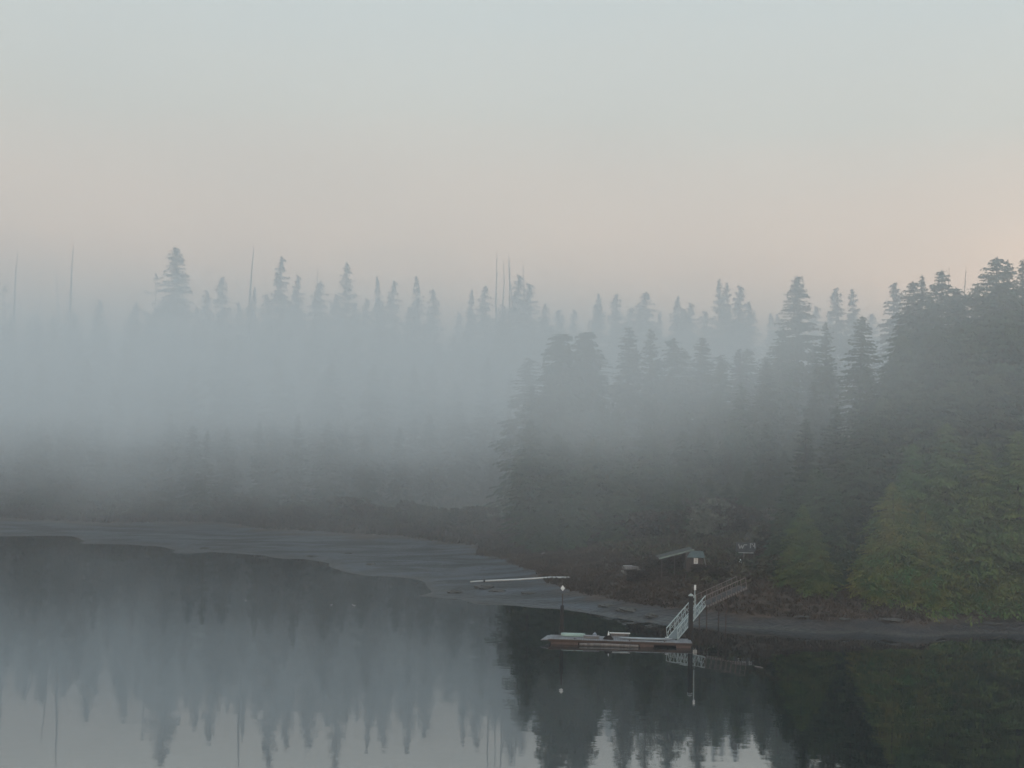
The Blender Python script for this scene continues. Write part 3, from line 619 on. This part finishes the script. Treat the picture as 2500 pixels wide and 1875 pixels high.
# fender ball
import bmesh
def ball(name, r, m, parent, loc, sz=1.0):
    bm = bmesh.new(); bmesh.ops.create_uvsphere(bm, u_segments=16, v_segments=10, radius=r)
    for v in bm.verts: v.co.z *= sz
    me = bpy.data.meshes.new(name); bm.to_mesh(me); bm.free(); me.materials.append(m); me.polygons.foreach_set('use_smooth', [True] * len(me.polygons)); return link(name, me, parent, loc)
pb = on_dock(1452, 1544); bo = empty('mooring_buoy', DM @ Vector((pb.x, 1.9, .5)), ang); tag(bo, 'small round blue-grey buoy resting on the dock behind the gear', 'buoy')
ball('ball', .2, M['bluegrey'], bo, (0, 0, .2)); MB().tube([(0, 0, .38), (.03, 0, .47)], [.05, .035], 8).build('eye', M['bluegrey'], bo)
# storage box low grey
pb = on_dock(1444, 1551); bx = empty('dock_box', DM @ Vector((pb.x, 1.1, .5)), ang); tag(bx, 'low grey dock box between the buoy and the pile of rope', 'box')
MB().box((0, 0, .10), (1.5, .6, .2)).build('case', M['deck'], bx, bevel=.02); MB().box((0, 0, .225), (1.56, .66, .05)).build('lid', M['deck'], bx, bevel=.015)
# white bench/rack
pb = on_dock(1512, 1547); bn = empty('dock_bench', DM @ Vector((pb.x, 1.95, .5)), ang); tag(bn, 'narrow bench with long white top on the back of the dock', 'bench')
MB().box((0, 0, .43), (2.0, .32, .07)).build('seat', M['bench_top'], bn, bevel=.01)
for x in (-.85, .85):
    MB().box((x, 0, .1975), (.08, .28, .395)).build('leg', M['deck'], bn)
MB().box((0, .1, .22), (1.6, .03, .3)).build('back_board', M['deck'], bn)
# rope and frame heap with white peak
pb = on_dock(1485, 1557); hp = empty('rope_heap', DM @ Vector((pb.x, .75, .5)), ang); tag(hp, 'dark heap of rope on the dock in front of the white-topped bench', 'rope')
mb = MB()
for i in range(7):
    r_ = .42 - i * .035; ph = random.uniform(0, 6); mb.tube([(r_ * math.cos(t) * 1.15 + random.uniform(-.02, .02), r_ * .75 * math.sin(t), .04 + i * .045 + .015 * math.sin(3 * t + ph)) for t in [2 * math.pi * q / 18 for q in range(19)]], .035, 6)
mb.build('coil', M['creosote'], hp, True)
mk = empty('marker_float', DM @ Vector((pb.x + .02, 1.25, .5)), ang); tag(mk, 'small white cone marker standing behind the dark heap of rope', 'marker')
MB().tube([(0, 0, 0), (0, 0, .25), (0, 0, .48), (0, 0, .72)], [.13, .12, .06, .015], 10).build('cone', M['white'], mk, True)
MB().box((0, 0, -0.0 + .03), (.34, .34, .06)).build('foot', M['timber'], mk)
# ------------------------------------------------------------ piles
def pile(px_base, y_base, py_top, r, label, mat_=M['creosote']):
    p = P(px_base, y_base, 0); zt = PD(px_base + (y_base - py_top) * .018, py_top, p.y).z
    o = empty('mooring_pile', (p.x, p.y, 0)); tag(o, label, 'pile', 'tall mooring piles at the dock')
    MB().tube([(0, 0, -2.5), (0, 0, .8), (.01, .0, zt)], [r * 1.05, r, r * .9], 14).build('post', mat_, o, True)
    return o, zt, p
o, zt, p = pile(1371, 1561, 1478, .20, 'dark mooring pile topped by a white diamond sign')
z1 = PD(1373, 1450, p.y).z
MB().tube([(.02, 0, zt - .5), (.03, 0, z1)], .045, 8).build('sign_pole', M['timber'], o)
zc = PD(1373, 1436.5, p.y).z; mb = MB(); s_ = .26
mb.poly([(-s_ * .85, -.02, 0), (0, -.02, -s_), (s_ * .85, -.02, 0), (0, -.02, s_ * 1.25), (-s_ * .85, .02, 0), (0, .02, -s_), (s_ * .85, .02, 0), (0, .02, s_ * 1.25)], [(0, 1, 2, 3), (7, 6, 5, 4), (0, 4, 5, 1), (1, 5, 6, 2), (2, 6, 7, 3), (3, 7, 4, 0)])
sg = mb.build('diamond_sign', M['white'], o); sg.location = (.03, 0, zc)
lo = PD(1693, 1453, 10)
# right pile stands in front of the gangway
p0 = P(1686, 1572, 0); o, zt, p = pile(1685.5, 1574, 1455, .24, 'thick dark mooring pile in front of the gangway with a small white sign')
MB().tube([(0, 0, zt), (0, 0, zt + .06), (0, 0, zt + .22)], [.25, .25, .08], 12).build('pile_cap', M['alu'], o, True)
za = PD(1693, 1530, p.y).z; zb = PD(1693, 1428, p.y).z
MB().tube([(.36, 0, 2.4), (.37, 0, zb - .1)], .045, 8).build('sign_pole', M['alu'], o)
MB().bar((.2, 0, zt - .9), (.37, 0, zt - .9), .05, .05).build('bracket', M['alu'], o)
MB().box((.38, -.065, zb - .24), (.2, .03, .5)).build('sign_plate', M['white'], o, bevel=.02)
# ------------------------------------------------------------ gangway
def gang(name, a, b, w, label):
    a, b = Vector(a), Vector(b); d = b - a; L = d.length; r = empty(name, a, 0); q = d.to_track_quat('X', 'Z'); r.rotation_mode = 'QUATERNION'; r.rotation_quaternion = q; tag(r, label, 'gangway'); return r, L
ga = (P(1629, 1560, .55) + P(1654, 1560, .55)) / 2; gb = (P(1699, 1477, 2.65) + P(1723, 1478, 2.65)) / 2
gw, GL = gang('gangway', ga, gb, 1.1, 'pale metal truss gangway sloping from the dock up to the shore walkway')
gb0 = gb.copy()
mb = MB(); mb.box((GL / 2, 0, .02), (GL, .92, .05))
for i in range(24): mb.box((GL * (i + .5) / 24, 0, .055), (.04, .9, .02))
mb.build('walk_surface', M['alu_deck'], gw)
for sgn in (-1, 1):
    mb = MB(); y = sgn * .53; nbay = 8; hr = 1.05
    mb.bar((0, y, 0), (GL, y, 0), .08, .09); mb.bar((0, y, hr), (GL, y, hr), .075, .075); mb.bar((0, y, .55), (GL, y, .55), .03, .03)
    for i in range(nbay + 1): mb.bar((GL * i / nbay, y, 0), (GL * i / nbay, y, hr), .05, .05)
    for i in range(nbay):
        x0_, x1_ = GL * i / nbay, GL * (i + 1) / nbay
        mb.bar((x0_, y, 0 if i % 2 == 0 else hr), (x1_, y, hr if i % 2 == 0 else 0), .04, .04)
    mb.build('side_truss', M['alu'], gw)
mb = MB()
for y in (-.4, .4): mb.tube([(-.1, y - .06, -.05), (-.1, y + .06, -.05)], .09, 12)
mb.build('roller', M['creosote'], gw)
# ------------------------------------------------------------ shore walkway
wb = P(1812, 1431, 4.2); wa = gb0 + Vector((.12, .15, .02))
wk, WL = gang('shore_walkway', wa, wb, 1.3, 'narrow timber walkway with thin handrails climbing from the gangway to the bank'); wk['category'] = 'walkway'
mb = MB(); nb = int(WL / .3)
for i in range(nb): mb.box((WL * (i + .5) / nb, 0, -.02), (WL / nb - .05, 1.3, .05))
mb.build('deck', M['walk'], wk)
mb = MB()
for y in (-.55, .55): mb.bar((0, y, -.15), (WL, y, -.15), .12, .2)
mb.build('stringer', M['timber'], wk)
for y in (-.62, .62):
    mb = MB(); mb.bar((0, y, 1.0), (WL, y, 1.0), .05, .05); mb.bar((0, y, .5), (WL, y, .5), .03, .03)
    for i in range(9): mb.bar((WL * i / 8, y, 0), (WL * i / 8, y, 1.0), .05, .05)
    mb.build('handrail', M['rail'], wk)
mb = MB()
for i in range(16): mb.box((WL * (i + .5) / 16, -.68, -.12), (.26, .06, .22))
mb.build('edge_cleats', M['drift'], wk)
iq = wk.rotation_quaternion.to_matrix().to_4x4().inverted()
for t in (0.03, .5):
    g0 = wa.lerp(wb, t); zg = H(g0.x, g0.y) - .6
    for y in (-.5, .5):
        mb = MB(); up = iq @ Vector((0, 0, zg - g0.z)); mb.tube([(WL * t, y, -.2), (WL * t + up.x, y + up.y, up.z)], .06, 8); mb.build('support_post', M['timber'], wk)
# ------------------------------------------------------------ shed
p = P(1655, 1395, 4.0); sd_y = p.y
ps = PD(1694, 1342, sd_y); sl = PD(1613, 1363, sd_y); sr = PD(1716, 1357, sd_y)
shed = empty('boat_shed', (ps.x, sd_y, 0)); tag(shed, 'low brown shed with teal roof and pale green roof edge on the bank', 'shed')
zp = ps.z; xl = sl.x - ps.x; zl = sl.z; xr = sr.x - ps.x; zr = sr.z; gz = H(ps.x, sd_y) - .4; dep = 3.6
yb = dep
# walls: a five-sided gable box with a lean-to side
mb = MB(); e = .12
zm = zp - (zp - zl) * (.95 / -xl)
ptsf = [(-.95, .12, gz), (xr - e, .12, gz), (xr - e, .12, zr - .10), (-.0, .12, zp - .14), (-.95, .12, zm - .14)]
mb.poly(ptsf + [(a_, yb, c_) for a_, b_, c_ in ptsf], [(0, 1, 2, 3, 4), (9, 8, 7, 6, 5), (0, 5, 6, 1), (1, 6, 7, 2), (2, 7, 8, 3), (3, 8, 9, 4), (4, 9, 5, 0)])
mb.build('wall', M['shed'], shed)
def slab(x1, z1, x2, z2, y1, y2, th, name, m): 
    MB().poly([(x1, y1, z1), (x2, y1, z2), (x2, y2, z2), (x1, y2, z1), (x1, y1, z1 - th), (x2, y1, z2 - th), (x2, y2, z2 - th), (x1, y2, z1 - th)], [(0, 1, 2, 3), (7, 6, 5, 4), (0, 4, 5, 1), (1, 5, 6, 2), (2, 6, 7, 3), (3, 7, 4, 0)]).build(name, m, shed)
slab(xl - .15, zl - .03, 0, zp, -.05, yb + .2, .08, 'left_roof', mat('mossy_roof', (.055, .058, .052), .8, (.035, .040, .034), 2))
slab(0.003, zp, xr + .2, zr - .05, -.05, yb + .2, .08, 'right_roof', M['roof'])
# small hipped teal porch roof facing the water
MB().poly([(-.95, -.9, zr - .12), (xr + .1, -.9, zr - .12), (xr + .02, -.06, zp - .16), (-.35, -.06, zp - .12), (-.95, -.9, zr - .18), (xr + .1, -.9, zr - .18), (xr + .02, -.06, zp - .24), (-.35, -.06, zp - .22)], [(0, 1, 2, 3), (7, 6, 5, 4), (0, 4, 5, 1), (1, 5, 6, 2), (2, 6, 7, 3), (3, 7, 4, 0)]).build('porch_roof', M['roof'], shed)
MB().bar((xl - .2, -.08, zl - .05), (.02, -.08, zp + .0), .08, .17).build('roof_edge', M['rooftrim'], shed)
MB().bar((xr + .05, -.75, zr - .2), (xr + .35, -.75, zr - 1.5), .09, .12).build('brace', M['drift'], shed)
for x_ in (xl + .15, xl / 2 - .3): MB().bar((x_, .1, zp - (zp - zl) * (x_ / xl) - .12), (x_, .1, gz - .3), .1, .1).build('lean_to_post', M['shed'], shed)
MB().bar((-.9, -.8, zr - .2), (-.9, -.8, gz - .2), .1, .1).build('porch_post', M['shed'], shed)
MB().box(((-1.0 + xr) / 2, -.5, (gz + zr) / 2 - .2), (xr + .9, .06, (zr - gz) - .3)).build('front_boards', M['shed'], shed)
pn = PD(1699, 1369.5, sd_y - .6)
nt = MB().box((0, 0, 0), (.5, .04, .68)).build('notice', M['white'], shed); nt.location = (pn.x - ps.x, -.57, pn.z)
mb = MB()
for i in range(5): mb.box((0, -.024, .2 - i * .1), (.22, .006, .025))
ntt = mb.build('printing', M['glyph'], nt)
# ------------------------------------------------------------ lettered board on a post
pz = P(1818, 1385, 4.4); d_ = pz.y
def bp(px, py): q = PD(px, py, d_); return q
c0 = bp(1820, 1338); sb = empty('lettered_board', (bp(1816, 1385).x, d_, 0)); ox = bp(1816, 1385).x; tag(sb, 'dark board with big pale letters standing on a post above the walkway', 'sign')
a0, a1 = bp(1797, 1324), bp(1846, 1348)
MB().box(((a0.x + a1.x) / 2 - ox, 0, (a0.z + a1.z) / 2), (a1.x - a0.x, .06, a0.z - a1.z)).build('board', M['signboard'], sb)
MB().bar((bp(1803, 1349).x - ox, -.03, bp(1803, 1349).z), (bp(1840, 1350).x - ox, -.03, bp(1840, 1350).z), .1, .1).build('lower_rail', M['glyph'], sb)
MB().tube([(0, .06, H(ox, d_) - .5), (0, .06, a1.z + .1)], .09, 8).build('post', M['rail'], sb)
def glyph(segs):
    mb = MB()
    for (xa, ya, xb, yb_) in segs:
        q1, q2 = bp(xa, ya), bp(xb, yb_); mb.bar((q1.x - ox, -.055, q1.z), (q2.x - ox, -.055, q2.z), .03, .11)
    return mb.build('letter', M['glyph'], sb)
glyph([(1803, 1328, 1806, 1339), (1806, 1339, 1810, 1331), (1810, 1331, 1812, 1339), (1812, 1339, 1817, 1329)])
glyph([(1818, 1330, 1824, 1330)])
glyph([(1832, 1326, 1832, 1338), (1832, 1327, 1838, 1329)])
glyph([(1842, 1326, 1843, 1339), (1838, 1333, 1843, 1333)])
# small white-topped marker post
q = bp(1803, 1372); mp_ = empty('marker_post', (q.x, d_ - 1.2, 0)); tag(mp_, 'short post with a small white conical top below the lettered board', 'post')
zq = PD(1803, 1372, d_ - 1.2).z
MB().tube([(0, 0, H(q.x, d_ - 1.2) - .3), (0, 0, zq - .1)], .06, 8).build('post', M['rail'], mp_)
MB().tube([(0, 0, zq - .2), (0, 0, zq + .05), (0, 0, zq + .33)], [.16, .15, .04], 10).build('white_top', M['white'], mp_, True)
# ------------------------------------------------------------ white pole on the mud
pts = [hit(1148, 1423), hit(1182, 1422), hit(1270, 1418.5), hit(1344, 1413), hit(1390, 1414)]
pl = empty('white_pole', (pts[2].x, pts[2].y, 0)); tag(pl, 'long thin white pole lying across the mudflat with a bend near its right end', 'pole')
q = [Vector((v.x - pts[2].x, v.y - pts[2].y, H(v.x, v.y) + .14)) for v in pts]
MB().tube(q[:2], [.09, .10], 8).build('end_piece', M['pole'], pl, True); MB().tube([q[1] + Vector((.03, 0, 0))] + q[2:], [.12, .12, .13, .13], 8).build('shaft', M['pole'], pl, True)
MB().tube([q[1] - Vector((.10, 0, 0)), q[1] + Vector((.13, 0, 0))], .135, 8).build('coupling', M['creosote'], pl)
# ------------------------------------------------------------ driftwood heap left of the shed
def lgo(name, a, b, r, m, label, z=None):
    a = hit(*a[:2]); b = hit(*b[:2])
    for v in (a, b): v.z += r * .6
    c = (a + b) / 2; o = empty(name, c); tag(o, label, 'log', 'driftwood by the shed')
    d = (b - a); mb = MB(); k = 7; pp = [a.lerp(b, i / k) - c + Vector((0, 0, math.sin(i * 1.7) * r * .25)) for i in range(k + 1)]
    mb.tube(pp, [r * (1.15 - .4 * i / k + .06 * math.sin(i * 2.3)) for i in range(k + 1)], 9); mb.build('trunk', m, o, True)
    mb = MB(); n_ = Vector((0, 0, 1))
    for i in (2, 4, 5): mb.tube([pp[i], pp[i] + Vector((random.uniform(-.3, .3), random.uniform(-.3, .3), random.uniform(.3, .7)))], [r * .4, r * .15], 5)
    mb.build('branch_stub', m, o)
lgo('drift_log', (1482, 1392, 2.9), (1545, 1396, 2.9), .12, M['dark_drift'], 'long thin dark log lying flat across the brown beach')
lgo('drift_log', (1518, 1397, 2.9), (1530, 1408, 2.5), .14, M['drift'], 'short pale log pointing down the beach beside the black stump')
lgo('drift_log', (1552, 1404, 2.6), (1575, 1394, 3.0), .16, M['dark_drift'], 'dark slanting log at the right of the driftwood')
lgo('drift_log', (1556, 1395, 3.1), (1580, 1393, 3.1), .10, M['drift'], 'small pale log at the right end of the driftwood')
pt = hit(1512, 1413); o = link('stump', RM[1].copy()); o.data.materials[0] = M['dark_drift']; o.location = (pt.x, pt.y, H(pt.x, pt.y) + .1); o.scale = (.55, .5, .8); tag(o, 'black stump at the lower edge of the driftwood', 'stump')
pt = hit(1540, 1396); zc = H(pt.x, pt.y); o = empty('upturned_skiff', (pt.x, pt.y, zc + .35), .25); tag(o, 'small pale upturned skiff resting on the driftwood', 'boat')
mb = MB(); n_, k_ = 14, 7
for i in range(n_ + 1):
    t = i / n_; s = min(1, (1 - t) * 2.2 + .05) ** .6
    for j in range(k_ + 1):
        a = math.pi * j / k_; mb.v.append(((t - .5) * 2.1, math.cos(a) * .5 * s, math.sin(a) ** .6 * .42 * (.6 + .4 * s)))
for i in range(n_):
    for j in range(k_): q_ = i * (k_ + 1) + j; mb.f.append([q_, q_ + 1, q_ + k_ + 2, q_ + k_ + 1])
mb.f.append(list(range(k_ + 1))); mb.build('hull', M['drift'], o, True)
MB().tube([(-1.05, 0, .43), (0, 0, .43), (1.0, 0, .27)], .03, 5).build('keel', M['pole'], o)
# ------------------------------------------------------------ birds and a drifting stick on the water
def bird(px, py, k, rz, label):
    p = P(px, py, 0); o = empty('seabird', (p.x, p.y, 0), rz); tag(o, label, 'bird', 'seabirds on the water'); o.scale = (k, k, k)
    mb = MB(); mb.tube([(-.30, 0, .14), (-.18, 0, .10), (0, 0, .09), (.14, 0, .12), (.20, 0, .20), (.23, 0, .27), (.30, 0, .28), (.36, 0, .265)], [.015, .07, .11, .09, .05, .05, .045, .01], 10)
    mb.build('body', M['bird'], o, True); MB().tube([(.33, 0, .27), (.41, 0, .25)], [.018, .005], 5).build('beak', M['creosote'], o)
bird(864, 1480, .8, 2.9, 'pale seabird with a light trail on the water, rightmost of the three')
bird(809, 1478, .55, .2, 'pale seabird low on the water, middle of the three')
bird(600, 1467, .5, 3.1, 'small pale seabird alone on the water, left of the others')
p = P(1852, 1629, 0); st = empty('drifting_branch', (p.x, p.y, 0), 0); tag(st, 'small pale forked branch drifting on dark water right of the dock', 'branch')
MB().tube([(-.25, .45, .01), (-.05, .1, .04), (.3, -.35, .02)], [.03, .05, .03], 7).build('stem', M['drift'], st, True)
MB().tube([(.0, .02, .03), (.22, .18, .05)], [.03, .012], 6).build('side_twig', M['drift'], st)
# ------------------------------------------------------------ haze and the fog bank
def vol_mat(name, col, dens, aniso=.0):
    m = bpy.data.materials.new(name); m.use_nodes = True; n, l = m.node_tree.nodes, m.node_tree.links
    n.remove(n['Principled BSDF']); v = n.new('ShaderNodeVolumePrincipled'); v.inputs['Color'].default_value = (*col, 1); v.inputs['Density'].default_value = dens; v.inputs['Anisotropy'].default_value = aniso
    l.new(v.outputs[0], n['Material Output'].inputs['Volume']); return m
mb = MB(); mb.box((0, 200, 45), (900, 820, 98)); hz = mb.build('haze', vol_mat('haze', (.90, .935, .97), .0004)); tag(hz, 'thin blue-grey morning haze over the whole inlet', 'haze', kind='stuff')
# the fog bank: densest at mid height over the far shore, thinning upwards, towards the water and towards the camera
def fog_mat():
    m = vol_mat('fog_bank', (.850, .90, .920), .01); n, l = m.node_tree.nodes, m.node_tree.links
    v = next(x for x in n if x.type == 'PRINCIPLED_VOLUME')
    g = n.new('ShaderNodeTexCoord'); sp = n.new('ShaderNodeSeparateXYZ'); l.new(g.outputs['Object'], sp.inputs[0])
    def rng(a, lo, hi, o0=0, o1=1):
        r = n.new('ShaderNodeMapRange'); r.interpolation_type = 'SMOOTHSTEP'; r.inputs[1].default_value = lo; r.inputs[2].default_value = hi; r.inputs[3].default_value = o0; r.inputs[4].default_value = o1; l.new(a, r.inputs[0]); return r.outputs[0]
    def mul(a, b):
        r = n.new('ShaderNodeMath'); r.operation = 'MULTIPLY'
        for k, w in enumerate((a, b)):
            if isinstance(w, float): r.inputs[k].default_value = w
            else: l.new(w, r.inputs[k])
        return r.outputs[0]
    mp = n.new('ShaderNodeMapping'); mp.inputs['Scale'].default_value = (.010, .010, .02); l.new(g.outputs['Object'], mp.inputs[0])
    t = n.new('ShaderNodeTexNoise'); t.inputs['Detail'].default_value = 1.5; l.new(mp.outputs[0], t.inputs['Vector'])
    # the noise lifts and lowers the layer's top and bottom
    hz_ = n.new('ShaderNodeMath'); hz_.operation = 'MULTIPLY_ADD'; hz_.inputs[1].default_value = 20; l.new(t.outputs['Fac'], hz_.inputs[0]); l.new(sp.outputs['Z'], hz_.inputs[2])
    ht = hz_.outputs[0]                                   # height + about 10 m
    sh = n.new('ShaderNodeMath'); sh.operation = 'SUBTRACT'; l.new(ht, sh.inputs[0]); l.new(rng(sp.outputs['X'], 14, 42, 0, 15), sh.inputs[1])   # the layer's base lifts over the headland
    near = mul(mul(rng(sh.outputs[0], *NEAR_LOW), rng(ht, *NEAR_TOP, 1, 0)), NEAR_D)
    near = mul(mul(near, rng(sp.outputs['Y'], *NEAR_Y)), rng(sp.outputs['X'], 12, 45, 1, .5))
    yy = n.new('ShaderNodeMath'); yy.operation = 'MULTIPLY_ADD'; yy.inputs[1].default_value = -.06; l.new(sp.outputs['X'], yy.inputs[0]); l.new(sp.outputs['Y'], yy.inputs[2])
    far = mul(mul(mul(rng(ht, *FAR_LOW), rng(ht, *FAR_TOP, 1, 0)), rng(yy.outputs[0], *FAR_Y)), FAR_D)
    ad = n.new('ShaderNodeMath'); ad.operation = 'ADD'; l.new(near, ad.inputs[0]); l.new(far, ad.inputs[1])
    l.new(mul(ad.outputs[0], rng(t.outputs['Fac'], .35, .65, .8, 1.2)), v.inputs['Density']); return m
NEAR_LOW, NEAR_TOP, NEAR_D, NEAR_Y = (25, 36), (45, 70), .0102, (90, 160, 1, .45)
FAR_LOW, FAR_TOP, FAR_D, FAR_Y = (6, 38), (40, 68), .0200, (166, 248)
fb = MB().box((0, 220, 38), (800, 640, 72)).build('fog_bank', fog_mat()); tag(fb, 'thick grey fog bank over the inlet hiding the far hillside', 'fog', kind='stuff')
cy.volume_step_rate = 1.0; cy.volume_max_steps = 64
